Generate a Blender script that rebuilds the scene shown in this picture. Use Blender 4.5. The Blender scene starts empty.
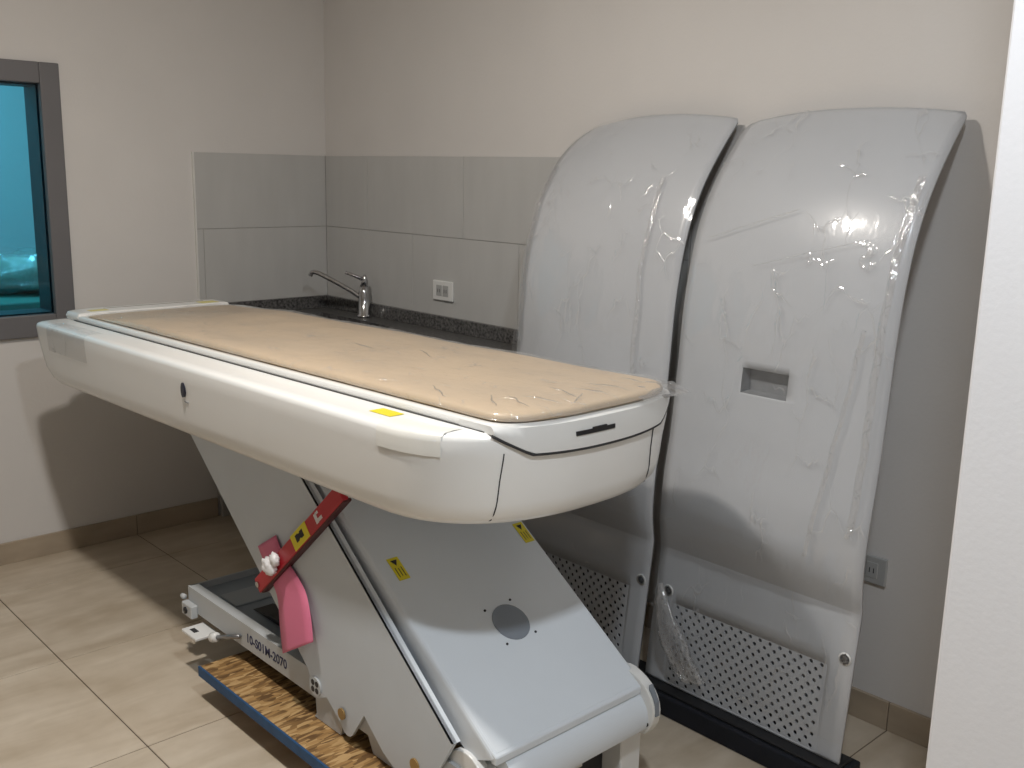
import bpy, bmesh, math, random
from mathutils import Vector, Matrix, noise
random.seed(7)

# ------------------------------------------------------------------ camera
SC = bpy.context.scene
COL = SC.collection
CAM = (3.786, -2.426, 1.433)
YAW, PITCH, ROLL, FPX = -0.819, 0.206, 0.0206, 1012.7


def cam_axes():
    cy, sy, cp, sp = math.cos(YAW), math.sin(YAW), math.cos(PITCH), math.sin(PITCH)
    f = Vector((sy * cp, cy * cp, -sp))
    r = Vector((cy, -sy, 0))
    u = r.cross(f)
    cr, sr = math.cos(ROLL), math.sin(ROLL)
    return cr * r + sr * u, -sr * r + cr * u, f


r_, u_, f_ = cam_axes()
cam = bpy.data.cameras.new('camera')
cam.lens = 36.0 * FPX / 1024
cam.sensor_width = 36.0
cam.clip_start = 0.05
cam_ob = bpy.data.objects.new('camera', cam)
cam_ob.matrix_world = Matrix(((r_.x, u_.x, -f_.x, CAM[0]), (r_.y, u_.y, -f_.y, CAM[1]), (r_.z, u_.z, -f_.z, CAM[2]), (0, 0, 0, 1)))
COL.objects.link(cam_ob)
SC.camera = cam_ob

# ------------------------------------------------------------------ world, lights, exposure
w = bpy.data.worlds.new('world')
SC.world = w
w.use_nodes = True
w.node_tree.nodes['Background'].inputs[0].default_value = (0.85, 0.92, 1.0, 1)
w.node_tree.nodes['Background'].inputs[1].default_value = 0.05
vs = SC.view_settings
vs.view_transform = 'Standard'
vs.look = 'None'
vs.exposure = -0.08
vs.gamma = 1.0
vs.use_curve_mapping = False


def area(name, loc, size, watts, color, size_y=None, aim=None):
    l = bpy.data.lights.new(name, 'AREA')
    l.energy = watts
    l.color = color
    l.size = size
    if size_y:
        l.shape = 'RECTANGLE'
        l.size_y = size_y
    o = bpy.data.objects.new(name, l)
    o.location = loc
    if aim:
        o.rotation_euler = (Vector(aim) - Vector(loc)).to_track_quat('-Z', 'Y').to_euler()
    COL.objects.link(o)
    return o


CEIL = 2.6
area('ceiling_lamp_warm', (1.92, -1.74, CEIL - 0.03), 0.11, 34, (1.0, 0.935, 0.86))
area('ceiling_lamp_cool', (3.51, -1.68, CEIL - 0.03), 0.14, 27, (0.86, 0.93, 1.0))

# ------------------------------------------------------------------ materials
MATS = {}


def mat(name, col, rough=0.5, metal=0.0, nscale=None, namt=0.0, bump=0.0, bscale=None, coat=0.0, stretch=(1, 1, 1), spec=0.5, col2=None):
    if name in MATS:
        return MATS[name]
    m = bpy.data.materials.new(name)
    m.use_nodes = True
    nt = m.node_tree
    b = nt.nodes['Principled BSDF']
    b.inputs['Base Color'].default_value = (*col, 1)
    b.inputs['Roughness'].default_value = rough
    b.inputs['Metallic'].default_value = metal
    b.inputs['Specular IOR Level'].default_value = spec
    b.inputs['Coat Weight'].default_value = coat
    b.inputs['Coat Roughness'].default_value = 0.12
    if nscale or bump:
        tc = nt.nodes.new('ShaderNodeTexCoord')
        mp = nt.nodes.new('ShaderNodeMapping')
        mp.inputs['Scale'].default_value = stretch
        nt.links.new(tc.outputs['Object'], mp.inputs['Vector'])
    if nscale:
        n = nt.nodes.new('ShaderNodeTexNoise')
        n.inputs['Scale'].default_value = nscale
        n.inputs['Detail'].default_value = 5
        nt.links.new(mp.outputs['Vector'], n.inputs['Vector'])
        rmp = nt.nodes.new('ShaderNodeValToRGB')
        rmp.color_ramp.elements[0].position = 0.3
        rmp.color_ramp.elements[1].position = 0.7
        c2 = col2 if col2 else tuple(max(0, c * (1 - namt)) for c in col)
        rmp.color_ramp.elements[0].color = (*c2, 1)
        rmp.color_ramp.elements[1].color = (*col, 1)
        nt.links.new(n.outputs['Fac'], rmp.inputs['Fac'])
        nt.links.new(rmp.outputs['Color'], b.inputs['Base Color'])
    if bump:
        n2 = nt.nodes.new('ShaderNodeTexNoise')
        n2.inputs['Scale'].default_value = bscale or 60
        n2.inputs['Detail'].default_value = 3
        nt.links.new(mp.outputs['Vector'], n2.inputs['Vector'])
        bp = nt.nodes.new('ShaderNodeBump')
        bp.inputs['Strength'].default_value = bump
        bp.inputs['Distance'].default_value = 0.004
        nt.links.new(n2.outputs['Fac'], bp.inputs['Height'])
        nt.links.new(bp.outputs['Normal'], b.inputs['Normal'])
    MATS[name] = m
    return m


M_wall = mat('warm_white_paint', (0.66, 0.635, 0.61), 0.75, nscale=3, namt=0.04, bump=0.12, bscale=90, spec=0.2)
M_pillar = mat('white_paint', (0.82, 0.82, 0.84), 0.7, nscale=3, namt=0.02, bump=0.1, bscale=90, spec=0.2)
M_ceil = mat('ceiling_paint', (0.70, 0.69, 0.67), 0.8, nscale=3, namt=0.03)
M_wtile = mat('grey_wall_tile', (0.50, 0.495, 0.48), 0.42, nscale=14, namt=0.06, stretch=(1, 1, 0.25))
M_wgrout = mat('wall_grout', (0.36, 0.35, 0.34), 0.9, nscale=20, namt=0.1)
M_fgrout = mat('floor_grout', (0.16, 0.125, 0.09), 0.9, nscale=20, namt=0.15)
M_skirt = mat('skirting_tile', (0.42, 0.34, 0.25), 0.45, nscale=5, namt=0.2, stretch=(1, 1, 3))
M_frame = mat('grey_metal_frame', (0.15, 0.145, 0.15), 0.5, nscale=4, namt=0.06)
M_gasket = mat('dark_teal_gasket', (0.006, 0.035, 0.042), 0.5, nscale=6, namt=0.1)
M_granite = mat('dark_granite', (0.17, 0.165, 0.16), 0.3, nscale=95, col2=(0.010, 0.010, 0.011))
M_cabinet = mat('cabinet_laminate', (0.42, 0.40, 0.37), 0.5, nscale=8, namt=0.04)
M_chrome = mat('chrome', (0.55, 0.55, 0.56), 0.12, 1.0, nscale=10, namt=0.05)
M_steel = mat('brushed_steel', (0.35, 0.35, 0.36), 0.3, 0.9, nscale=30, namt=0.15)
M_white = mat('white_plastic', (0.80, 0.80, 0.78), 0.3, nscale=4, namt=0.03, coat=0.15)
M_tray = mat('tray_white', (0.78, 0.78, 0.76), 0.3, nscale=6, namt=0.03)
M_body = mat('table_gloss_shell', (0.88, 0.88, 0.86), 0.26, nscale=3, namt=0.05, coat=0.2)
M_socket = mat('socket_white', (0.72, 0.72, 0.70), 0.35, nscale=6, namt=0.03)
M_sockgrey = mat('socket_insert', (0.40, 0.40, 0.39), 0.4, nscale=6, namt=0.05)
M_black = mat('black_plastic', (0.012, 0.012, 0.014), 0.45, nscale=10, namt=0.2)
M_dark = mat('dark_gap_fill', (0.03, 0.03, 0.032), 0.7, nscale=10, namt=0.2)  # near-black for shaded gaps between parts and for small dark fittings
M_panel = mat('grey_cover_panel', (0.50, 0.512, 0.53), 0.34, nscale=2.5, namt=0.06, coat=0.1)
M_panel_in = mat('panel_inner_dark', (0.05, 0.05, 0.055), 0.7, nscale=6, namt=0.1)
M_perf = mat('perforated_steel', (0.55, 0.55, 0.53), 0.38, nscale=4, namt=0.05)
M_foam = mat('navy_black_foam', (0.006, 0.008, 0.015), 0.8, nscale=18, namt=0.3, bump=0.2, bscale=120)
M_arm = mat('painted_steel_light', (0.72, 0.77, 0.82), 0.32, nscale=5, namt=0.04)
M_plate = mat('painted_steel_plate', (0.57, 0.61, 0.65), 0.45, nscale=5, namt=0.05)
M_frameb = mat('painted_base_frame', (0.52, 0.54, 0.55), 0.45, nscale=6, namt=0.06)
M_deck = mat('blue_grey_deck', (0.30, 0.35, 0.41), 0.4, nscale=9, namt=0.15)
M_disc = mat('grey_cover_disc', (0.23, 0.26, 0.30), 0.45, nscale=8, namt=0.06)
M_brass = mat('yellow_zinc_bolt', (0.45, 0.30, 0.12), 0.4, 0.6, nscale=20, namt=0.2)
M_yellow = mat('yellow_label', (0.78, 0.66, 0.02), 0.5, nscale=10, namt=0.06)
M_ytape = mat('pale_yellow_tape', (0.72, 0.66, 0.25), 0.5, nscale=10, namt=0.1)
M_ink = mat('black_ink', (0.015, 0.015, 0.02), 0.6, nscale=10, namt=0.1)
M_inkblue = mat('blue_ink', (0.03, 0.035, 0.10), 0.6, nscale=10, namt=0.1)
M_red = mat('red_painted_bar', (0.50, 0.012, 0.025), 0.35, nscale=12, namt=0.2)
M_pink = mat('pink_card', (0.74, 0.19, 0.31), 0.6, nscale=8, namt=0.08)
M_tie = mat('white_tape', (0.82, 0.80, 0.80), 0.4, nscale=30, namt=0.1, bump=0.4, bscale=90)
M_blue = mat('blue_painted_edge', (0.018, 0.085, 0.21), 0.6, nscale=30, namt=0.25)
M_block = mat('raw_wood_block', (0.40, 0.27, 0.14), 0.8, nscale=12, namt=0.3, stretch=(1, 6, 6))
M_tan = mat('tan_cushion', (0.60, 0.455, 0.29), 0.42, nscale=3.5, col2=(0.50, 0.385, 0.255), bump=0.25, bscale=9, stretch=(0.8, 2.2, 1))
M_tapew = mat('white_masking_tape', (0.80, 0.79, 0.74), 0.4, nscale=30, namt=0.05)


def osb_mat():
    m = bpy.data.materials.new('strand_board')
    m.use_nodes = True
    nt = m.node_tree
    b = nt.nodes['Principled BSDF']
    tc = nt.nodes.new('ShaderNodeTexCoord')
    mp = nt.nodes.new('ShaderNodeMapping')
    mp.inputs['Scale'].default_value = (95, 24, 1)
    mp.inputs['Rotation'].default_value = (0, 0, 0.5)
    v = nt.nodes.new('ShaderNodeTexVoronoi')
    v.inputs['Scale'].default_value = 1.3
    n = nt.nodes.new('ShaderNodeTexNoise')
    n.inputs['Scale'].default_value = 9
    n.inputs['Detail'].default_value = 6
    mx = nt.nodes.new('ShaderNodeMix')
    mx.data_type = 'FLOAT'
    mx.inputs[0].default_value = 0.5
    rp = nt.nodes.new('ShaderNodeValToRGB')
    e = rp.color_ramp.elements
    e[0].position = 0.28
    e[0].color = (0.13, 0.065, 0.02, 1)
    e[1].position = 0.72
    e[1].color = (0.50, 0.32, 0.14, 1)
    x = e.new(0.5)
    x.color = (0.34, 0.19, 0.065, 1)
    L = nt.links.new
    L(tc.outputs['Object'], mp.inputs['Vector'])
    L(mp.outputs['Vector'], v.inputs['Vector'])
    L(tc.outputs['Object'], n.inputs['Vector'])
    sep = nt.nodes.new('ShaderNodeSeparateColor')
    L(v.outputs['Color'], sep.inputs[0])
    L(sep.outputs[0], mx.inputs[2])
    L(n.outputs['Fac'], mx.inputs[3])
    L(mx.outputs[0], rp.inputs['Fac'])
    L(rp.outputs['Color'], b.inputs['Base Color'])
    b.inputs['Roughness'].default_value = 0.65
    return m


M_osb = osb_mat()


def floor_tile_mat():
    m = bpy.data.materials.new('beige_marbled_tile')
    m.use_nodes = True
    nt = m.node_tree
    b = nt.nodes['Principled BSDF']
    g = nt.nodes.new('ShaderNodeNewGeometry')
    mp = nt.nodes.new('ShaderNodeMapping')
    mp.inputs['Scale'].default_value = (6.5, 1.5, 1)
    mp.inputs['Rotation'].default_value = (0, 0, 0.25)
    n = nt.nodes.new('ShaderNodeTexNoise')
    n.inputs['Scale'].default_value = 1.6
    n.inputs['Detail'].default_value = 7
    n.inputs['Distortion'].default_value = 0.7
    n2 = nt.nodes.new('ShaderNodeTexNoise')
    n2.inputs['Scale'].default_value = 14
    n2.inputs['Detail'].default_value = 4
    oi = nt.nodes.new('ShaderNodeObjectInfo')
    rp = nt.nodes.new('ShaderNodeValToRGB')
    e = rp.color_ramp.elements
    e[0].position = 0.3
    e[0].color = (0.44, 0.355, 0.255, 1)
    e[1].position = 0.68
    e[1].color = (0.64, 0.555, 0.445, 1)
    hs = nt.nodes.new('ShaderNodeHueSaturation')
    mr = nt.nodes.new('ShaderNodeMapRange')
    mr.inputs[3].default_value = 0.93
    mr.inputs[4].default_value = 1.05
    mix = nt.nodes.new('ShaderNodeMix')
    mix.data_type = 'FLOAT'
    mix.inputs[0].default_value = 0.25
    L = nt.links.new
    L(g.outputs['Position'], mp.inputs['Vector'])
    L(mp.outputs['Vector'], n.inputs['Vector'])
    L(g.outputs['Position'], n2.inputs['Vector'])
    L(n.outputs['Fac'], mix.inputs[2])
    L(n2.outputs['Fac'], mix.inputs[3])
    L(mix.outputs[0], rp.inputs['Fac'])
    L(oi.outputs['Random'], mr.inputs[0])
    L(mr.outputs[0], hs.inputs['Value'])
    L(rp.outputs['Color'], hs.inputs['Color'])
    L(hs.outputs['Color'], b.inputs['Base Color'])
    b.inputs['Roughness'].default_value = 0.36
    return m


M_ftile = floor_tile_mat()


def film_mat(name, haze=0.05, gloss=0.07, scale=(5, 5, 3), strength=0.5, line=0.035, mask=(0.42, 0.62)):
    """Thin clear plastic film: see-through, with a glossy sheen broken up by crease lines."""
    m = bpy.data.materials.new(name)
    m.use_nodes = True
    nt = m.node_tree
    nt.nodes.clear()
    N = nt.nodes.new
    L = nt.links.new

    def math_(op, a, b):
        n_ = N('ShaderNodeMath')
        n_.operation = op
        for k_, v_ in enumerate((a, b)):
            if isinstance(v_, (int, float)):
                n_.inputs[k_].default_value = v_
            else:
                L(v_, n_.inputs[k_])
        return n_.outputs[0]

    def ramp(v_, a, b, c, d):
        r = N('ShaderNodeMapRange')
        r.interpolation_type = 'SMOOTHSTEP'
        L(v_, r.inputs[0])
        for k_, x in zip((1, 2, 3, 4), (a, b, c, d)):
            r.inputs[k_].default_value = x
        return r.outputs[0]
    out = N('ShaderNodeOutputMaterial')
    tr = N('ShaderNodeBsdfTransparent')
    gl = N('ShaderNodeBsdfGlossy')
    gl.inputs['Roughness'].default_value = 0.10
    df = N('ShaderNodeBsdfDiffuse')
    df.inputs['Color'].default_value = (0.88, 0.89, 0.92, 1)
    tc = N('ShaderNodeTexCoord')
    mp = N('ShaderNodeMapping')
    mp.inputs['Scale'].default_value = scale
    L(tc.outputs['Object'], mp.inputs['Vector'])
    n = N('ShaderNodeTexNoise')
    n.inputs['Scale'].default_value = 1.3
    n.inputs['Detail'].default_value = 3
    L(mp.outputs['Vector'], n.inputs['Vector'])
    wv = N('ShaderNodeVectorMath')
    wv.operation = 'MULTIPLY_ADD'
    L(n.outputs['Color'], wv.inputs[0])
    wv.inputs[1].default_value = (0.9, 0.9, 0.9)
    L(mp.outputs['Vector'], wv.inputs[2])
    v = N('ShaderNodeTexVoronoi')
    v.feature = 'DISTANCE_TO_EDGE'
    v.inputs['Scale'].default_value = 1.0
    L(wv.outputs[0], v.inputs['Vector'])
    n3 = N('ShaderNodeTexNoise')
    n3.inputs['Scale'].default_value = 0.9
    n3.inputs['Detail'].default_value = 2
    L(mp.outputs['Vector'], n3.inputs['Vector'])
    msk = ramp(n3.outputs['Fac'], mask[0], mask[1], 0.0, 1.0)
    ln = math_('MULTIPLY', ramp(v.outputs['Distance'], 0.0, line, 1.0, 0.0), msk)
    hgt = math_('ADD', math_('MULTIPLY', n.outputs['Fac'], 0.7), math_('MULTIPLY', ln, 0.35))
    bp = N('ShaderNodeBump')
    bp.inputs['Strength'].default_value = strength
    bp.inputs['Distance'].default_value = 0.02
    L(hgt, bp.inputs['Height'])
    L(bp.outputs['Normal'], gl.inputs['Normal'])
    lw = N('ShaderNodeLayerWeight')
    lw.inputs['Blend'].default_value = 0.10
    mr = N('ShaderNodeMapRange')
    mr.inputs[3].default_value = gloss
    mr.inputs[4].default_value = 0.5
    L(lw.outputs['Fresnel'], mr.inputs[0])
    gfac = math_('ADD', mr.outputs[0], math_('MULTIPLY', ln, 0.25))
    hfac = math_('ADD', math_('MULTIPLY', ln, 0.16), haze)
    m1 = N('ShaderNodeMixShader')
    L(hfac, m1.inputs[0])
    L(tr.outputs[0], m1.inputs[1])
    L(df.outputs[0], m1.inputs[2])
    m2 = N('ShaderNodeMixShader')
    L(gfac, m2.inputs[0])
    L(m1.outputs[0], m2.inputs[1])
    L(gl.outputs[0], m2.inputs[2])
    L(m2.outputs[0], out.inputs[0])
    return m


M_film = film_mat('clear_wrap_film', haze=0.045, gloss=0.06, scale=(12, 12, 5.5), strength=0.30, line=0.03, mask=(0.46, 0.66))
M_film2 = film_mat('clear_cushion_film', haze=0.10, gloss=0.07, scale=(14, 26, 12), strength=0.55, line=0.05, mask=(0.5, 0.7))
M_filmb = film_mat('bunched_film', haze=0.10, gloss=0.22, scale=(40, 40, 16), strength=0.9)


def glass_mat():
    m = bpy.data.materials.new('teal_tinted_glass')
    m.use_nodes = True
    nt = m.node_tree
    nt.nodes.clear()
    N = nt.nodes.new
    L = nt.links.new
    out = N('ShaderNodeOutputMaterial')
    tr = N('ShaderNodeBsdfTransparent')
    tr.inputs[0].default_value = (0.27, 0.58, 0.68, 1)
    gl = N('ShaderNodeBsdfGlossy')
    gl.inputs['Roughness'].default_value = 0.03
    fr = N('ShaderNodeFresnel')
    fr.inputs[0].default_value = 1.5
    mx = N('ShaderNodeMixShader')
    L(fr.outputs[0], mx.inputs[0])
    L(tr.outputs[0], mx.inputs[1])
    L(gl.outputs[0], mx.inputs[2])
    L(mx.outputs[0], out.inputs[0])
    return m


M_glass = glass_mat()

# ------------------------------------------------------------------ geometry helpers


def tag(o, label=None, cat=None, group=None, kind=None):
    if label:
        o['label'] = label
    if cat:
        o['category'] = cat
    if group:
        o['group'] = group
    if kind:
        o['kind'] = kind
    return o


def link(name, me, m, parent=None, smooth=False):
    o = bpy.data.objects.new(name, me)
    if m is not None:
        me.materials.append(m)
    if smooth:
        for p in me.polygons:
            p.use_smooth = True
    COL.objects.link(o)
    if parent is not None:
        o.parent = parent
        o.matrix_parent_inverse = Matrix.Translation(parent.location).inverted() if parent.parent is None else \
            (Matrix.Translation(parent.parent.location) @ parent.matrix_parent_inverse @ Matrix.Translation(parent.location)).inverted()
    return o


def empty(name, loc):
    o = bpy.data.objects.new(name, None)
    o.location = loc
    o.empty_display_size = 0.1
    COL.objects.link(o)
    return o


def from_bm(name, bm, m, parent=None, smooth=False):
    bmesh.ops.recalc_face_normals(bm, faces=bm.faces[:])
    me = bpy.data.meshes.new(name)
    bm.to_mesh(me)
    bm.free()
    return link(name, me, m, parent, smooth)


def pydata(name, vs_, fs, m, parent=None, smooth=False):
    me = bpy.data.meshes.new(name)
    me.from_pydata(vs_, [], fs)
    me.update()
    return link(name, me, m, parent, smooth)


def bm_box(bm, x0, x1, y0, y1, z0, z1, bev=0.0, seg=1):
    r = bmesh.ops.create_cube(bm, size=1.0)
    vv = r['verts']
    for v in vv:
        v.co = Vector((x0 + (v.co.x + 0.5) * (x1 - x0), y0 + (v.co.y + 0.5) * (y1 - y0), z0 + (v.co.z + 0.5) * (z1 - z0)))
    if bev:
        es = list({e for v in vv for e in v.link_edges})
        bmesh.ops.bevel(bm, geom=es, offset=bev, segments=seg, affect='EDGES', profile=0.5)


def box(name, x0, x1, y0, y1, z0, z1, m, parent=None, bev=0.0, seg=1, smooth=False):
    bm = bmesh.new()
    bm_box(bm, x0, x1, y0, y1, z0, z1, bev, seg)
    return from_bm(name, bm, m, parent, smooth)


def prism_y(name, pts, y0, y1, m, parent=None, bev=0.0, seg=1):
    """polygon in x,z extruded along y"""
    bm = bmesh.new()
    a = [bm.verts.new((x, y0, z)) for x, z in pts]
    b = [bm.verts.new((x, y1, z)) for x, z in pts]
    bm.faces.new(a)
    bm.faces.new(b[::-1])
    n = len(pts)
    for i in range(n):
        bm.faces.new((a[i], b[i], b[(i + 1) % n], a[(i + 1) % n]))
    if bev:
        bmesh.ops.bevel(bm, geom=bm.edges[:], offset=bev, segments=seg, affect='EDGES', profile=0.5, clamp_overlap=True)
    return from_bm(name, bm, m, parent)


def tube(name, pts, rad, m, parent=None, n=12, caps=True):
    """tube along a polyline; rad a number or a list"""
    bm = bmesh.new()
    P = [Vector(p) for p in pts]
    R = rad if isinstance(rad, (list, tuple)) else [rad] * len(P)
    rings = []
    for i, p in enumerate(P):
        d = (P[min(i + 1, len(P) - 1)] - P[max(i - 1, 0)]).normalized()
        ref = Vector((0, 0, 1)) if abs(d.z) < 0.9 else Vector((1, 0, 0))
        s = d.cross(ref).normalized()
        t = s.cross(d)
        rings.append([bm.verts.new(p + R[i] * (math.cos(a) * s + math.sin(a) * t)) for a in [2 * math.pi * k / n for k in range(n)]])
    for i in range(len(P) - 1):
        for k in range(n):
            bm.faces.new((rings[i][k], rings[i][(k + 1) % n], rings[i + 1][(k + 1) % n], rings[i + 1][k]))
    if caps:
        bm.faces.new(rings[0])
        bm.faces.new(rings[-1][::-1])
    o = from_bm(name, bm, m, parent, True)
    return o


def disc_y(name, x, z, y0, y1, rx, rz, m, parent=None, n=24):
    return prism_y(name, [(x + rx * math.cos(2 * math.pi * k / n), z + rz * math.sin(2 * math.pi * k / n)) for k in range(n)], y0, y1, m, parent)


def text_mesh(name, s, size, M4, m, parent=None, depth=0.0004, bold=0.0):
    cu = bpy.data.curves.new(name, 'FONT')
    cu.body = s
    cu.size = size
    cu.extrude = depth
    cu.offset = bold
    cu.align_x = 'CENTER'
    cu.align_y = 'CENTER'
    o = bpy.data.objects.new(name + '_tmp', cu)
    COL.objects.link(o)
    dg = bpy.context.evaluated_depsgraph_get()
    me = bpy.data.meshes.new_from_object(o.evaluated_get(dg))
    bpy.data.objects.remove(o)
    me.transform(M4)
    me.name = name
    return link(name, me, m, parent)


def M_of(origin, ex, ey):
    ex = Vector(ex).normalized()
    ey = Vector(ey).normalized()
    ez = ex.cross(ey)
    return Matrix(((ex.x, ey.x, ez.x, origin[0]), (ex.y, ey.y, ez.y, origin[1]), (ex.z, ey.z, ez.z, origin[2]), (0, 0, 0, 1)))


def obox(name, M4, sx, sy, sz, m, parent=None, bev=0.0, seg=1):
    """box centred at the frame's origin, size sx, sy, sz along its axes"""
    bm = bmesh.new()
    bm_box(bm, -sx / 2, sx / 2, -sy / 2, sy / 2, -sz / 2, sz / 2, bev, seg)
    bmesh.ops.transform(bm, matrix=M4, verts=bm.verts[:])
    return from_bm(name, bm, m, parent)


def spline(pts, n):
    """Catmull-Rom through pts"""
    out = []
    P = [Vector(p) for p in pts]
    for i in range(len(P) - 1):
        p0, p1, p2, p3 = P[max(i - 1, 0)], P[i], P[i + 1], P[min(i + 2, len(P) - 1)]
        for k in range(n):
            t = k / n
            out.append(0.5 * ((2 * p1) + (p2 - p0) * t + (2 * p0 - 5 * p1 + 4 * p2 - p3) * t * t + (3 * p1 - p0 - 3 * p2 + p3) * t ** 3))
    out.append(P[-1])
    return out


# ------------------------------------------------------------------ the room
PX = 3.203      # left edge of the white wall on the right
PY = -1.00      # its face
RX, FY = 5.2, -4.6
floor = tag(box('floor', -0.1, RX, FY, 0.12, -0.12, -0.002, M_fgrout), kind='structure')
TS, OX, OY, GR = 0.60, 0.887, -1.507, 0.0035
tile_me = None
i0, i1 = math.floor((0 - OX) / TS), math.ceil((RX - OX) / TS)
j0, j1 = math.floor((FY - OY) / TS), math.ceil((0 - OY) / TS)
for i in range(i0, i1):
    for j in range(j0, j1):
        x0, x1 = max(OX + i * TS, 0.0), min(OX + (i + 1) * TS, RX)
        y0, y1 = max(OY + j * TS, FY), min(OY + (j + 1) * TS, 0.0)
        if x1 - x0 < 0.03 or y1 - y0 < 0.03:
            continue
        if x0 > PX and y0 > PY - 0.02:
            continue
        full = abs(x1 - x0 - TS) < 1e-6 and abs(y1 - y0 - TS) < 1e-6
        g = GR / 2
        if full:
            if tile_me is None:
                bm = bmesh.new()
                bm_box(bm, -TS / 2 + g, TS / 2 - g, -TS / 2 + g, TS / 2 - g, -0.01, 0, 0.0012)
                bmesh.ops.recalc_face_normals(bm, faces=bm.faces[:])
                tile_me = bpy.data.meshes.new('floor_tile')
                bm.to_mesh(tile_me)
                bm.free()
                tile_me.materials.append(M_ftile)
            o = bpy.data.objects.new('floor_tile', tile_me)
            COL.objects.link(o)
            o.parent = floor
            o.location = ((x0 + x1) / 2, (y0 + y1) / 2, 0)
        else:
            box('floor_tile', x0 + g, x1 - g, y0 + g, y1 - g, -0.01, 0, M_ftile, floor, 0.0012)

# left wall with a window opening
WY1, WZ0, WZ1, FW = -1.09, 0.822, 1.772, 0.067     # frame outer: right edge, bottom, top, width
WY0 = -2.75
bm = bmesh.new()
hy0, hy1, hz0, hz1 = WY0 + FW * 0.6, WY1 - FW * 0.6, WZ0 + FW * 0.6, WZ1 - FW * 0.6
bm_box(bm, -0.14, 0, hy1, 0.12, 0, CEIL)
bm_box(bm, -0.14, 0, FY, hy0, 0, CEIL)
bm_box(bm, -0.14, 0, hy0, hy1, 0, hz0)
bm_box(bm, -0.14, 0, hy0, hy1, hz1, CEIL)
wall_left = tag(from_bm('wall_left', bm, M_wall), kind='structure')
wall_back = tag(box('wall_back', 0, RX, 0, 0.12, 0, CEIL, M_wall), kind='structure')
wall_right = tag(box('wall_right', PX, RX, PY, 0, 0, CEIL, M_pillar, bev=0.004), kind='structure')
wall_side = tag(box('wall_side', RX, RX + 0.1, FY, 0.12, 0, CEIL, M_wall), kind='structure')
wall_front = tag(box('wall_front', -0.1, RX + 0.1, FY - 0.1, FY, 0, CEIL, M_wall), kind='structure')
ceiling = tag(box('ceiling', -0.1, RX + 0.1, FY - 0.1, 0.12, CEIL, CEIL + 0.1, M_ceil), kind='structure')

# wall tiles above the counter (60 x 30 cm), two courses
ZT, ZG, ZB = 1.486, 1.190, 0.894
TH, G2 = 0.009, 0.0022
box('tile_bed', 0.0, 1.95, -0.0065, 0.0, ZB - 0.06, ZT - 0.001, M_wgrout, wall_back)
box('tile_bed', 0.0, 0.0065, -0.600, -0.0065, ZB - 0.06, ZT - 0.001, M_wgrout, wall_left)
for z0, z1, xs in ((ZG, ZT, (0.009, 0.318, 0.921, 1.524, 1.95)), (ZB - 0.06, ZG, (0.009, 0.62, 1.222, 1.825, 1.95))):
    for a, b in zip(xs[:-1], xs[1:]):
        box('wall_tile', a + G2 / 2, b - G2 / 2, -TH, 0, z0 + G2 / 2, z1 - G2 / 2, M_wtile, wall_back, 0.0008)
for z0, z1, ys in ((ZG, ZT, (-0.602, -0.009)), (ZB - 0.06, ZG, (-0.602, -0.575, -0.009))):
    for a, b in zip(ys[:-1], ys[1:]):
        box('wall_tile', 0, TH, a + G2 / 2, b - G2 / 2, z0 + G2 / 2, z1 - G2 / 2, M_wtile, wall_left, 0.0008)
tag(box('trim_1', 0, 0.011, -0.608, -0.602, ZB, ZT, mat('tile_edge_trim', (0.68, 0.67, 0.64), 0.4, nscale=6, namt=0.03)), kind='structure')

# skirting of cut tiles
HB = 0.080
bl = tag(box('baseboard_left', 0, 0.006, FY, -0.56, 0, HB - 0.002, M_fgrout), kind='structure')
y = -0.560
k = 0
edges = [-0.56] + [OY + TS * t for t in (1, 0, -1, -2, -3, -4) if OY + TS * t < -0.6] + [FY]
for a, b in zip(edges[:-1], edges[1:]):
    box('baseboard_tile', 0, 0.011, b + 0.0015, a - 0.0015, 0, HB, M_skirt, bl, 0.001)
bb = tag(box('baseboard_back', 1.36, PX, -0.006, 0, 0, HB - 0.002, M_fgrout), kind='structure')
edges = [1.36] + [OX + TS * t for t in (1, 2, 3)] + [PX]
edges = sorted(e for e in edges if e <= PX)
for a, b in zip(edges[:-1], edges[1:]):
    box('baseboard_tile', a + 0.0015, b - 0.0015, -0.011, 0, 0, HB, M_skirt, bb, 0.001)

# window: grey metal frame, teal lead glass
win = tag(empty('window_1', (0, (WY0 + WY1) / 2, WZ0)), 'grey metal framed window with teal tinted glass in the left wall', None, kind='structure')
for nm, a in (('frame_stile', (WY1 - FW, WY1, WZ0, WZ1)), ('frame_stile', (WY0, WY0 + FW, WZ0, WZ1)),
              ('frame_rail', (WY0 + FW, WY1 - FW, WZ1 - FW - 0.004, WZ1)), ('frame_rail', (WY0 + FW, WY1 - FW, WZ0, WZ0 + FW + 0.012))):
    box(nm, -0.02, 0.018, a[0], a[1], a[2], a[3], M_frame, win, 0.004, 2)
gy0, gy1, gz0, gz1 = WY0 + FW, WY1 - FW, WZ0 + FW + 0.012, WZ1 - FW - 0.004
box('pane', -0.016, -0.008, gy0, gy1, gz0, gz1, M_glass, win)
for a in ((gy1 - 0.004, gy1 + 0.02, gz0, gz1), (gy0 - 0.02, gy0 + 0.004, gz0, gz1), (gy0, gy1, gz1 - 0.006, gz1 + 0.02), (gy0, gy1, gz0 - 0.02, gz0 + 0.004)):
    box('window_reveal', -0.14, -0.022, a[0], a[1], a[2], a[3], M_gasket, win)
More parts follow.
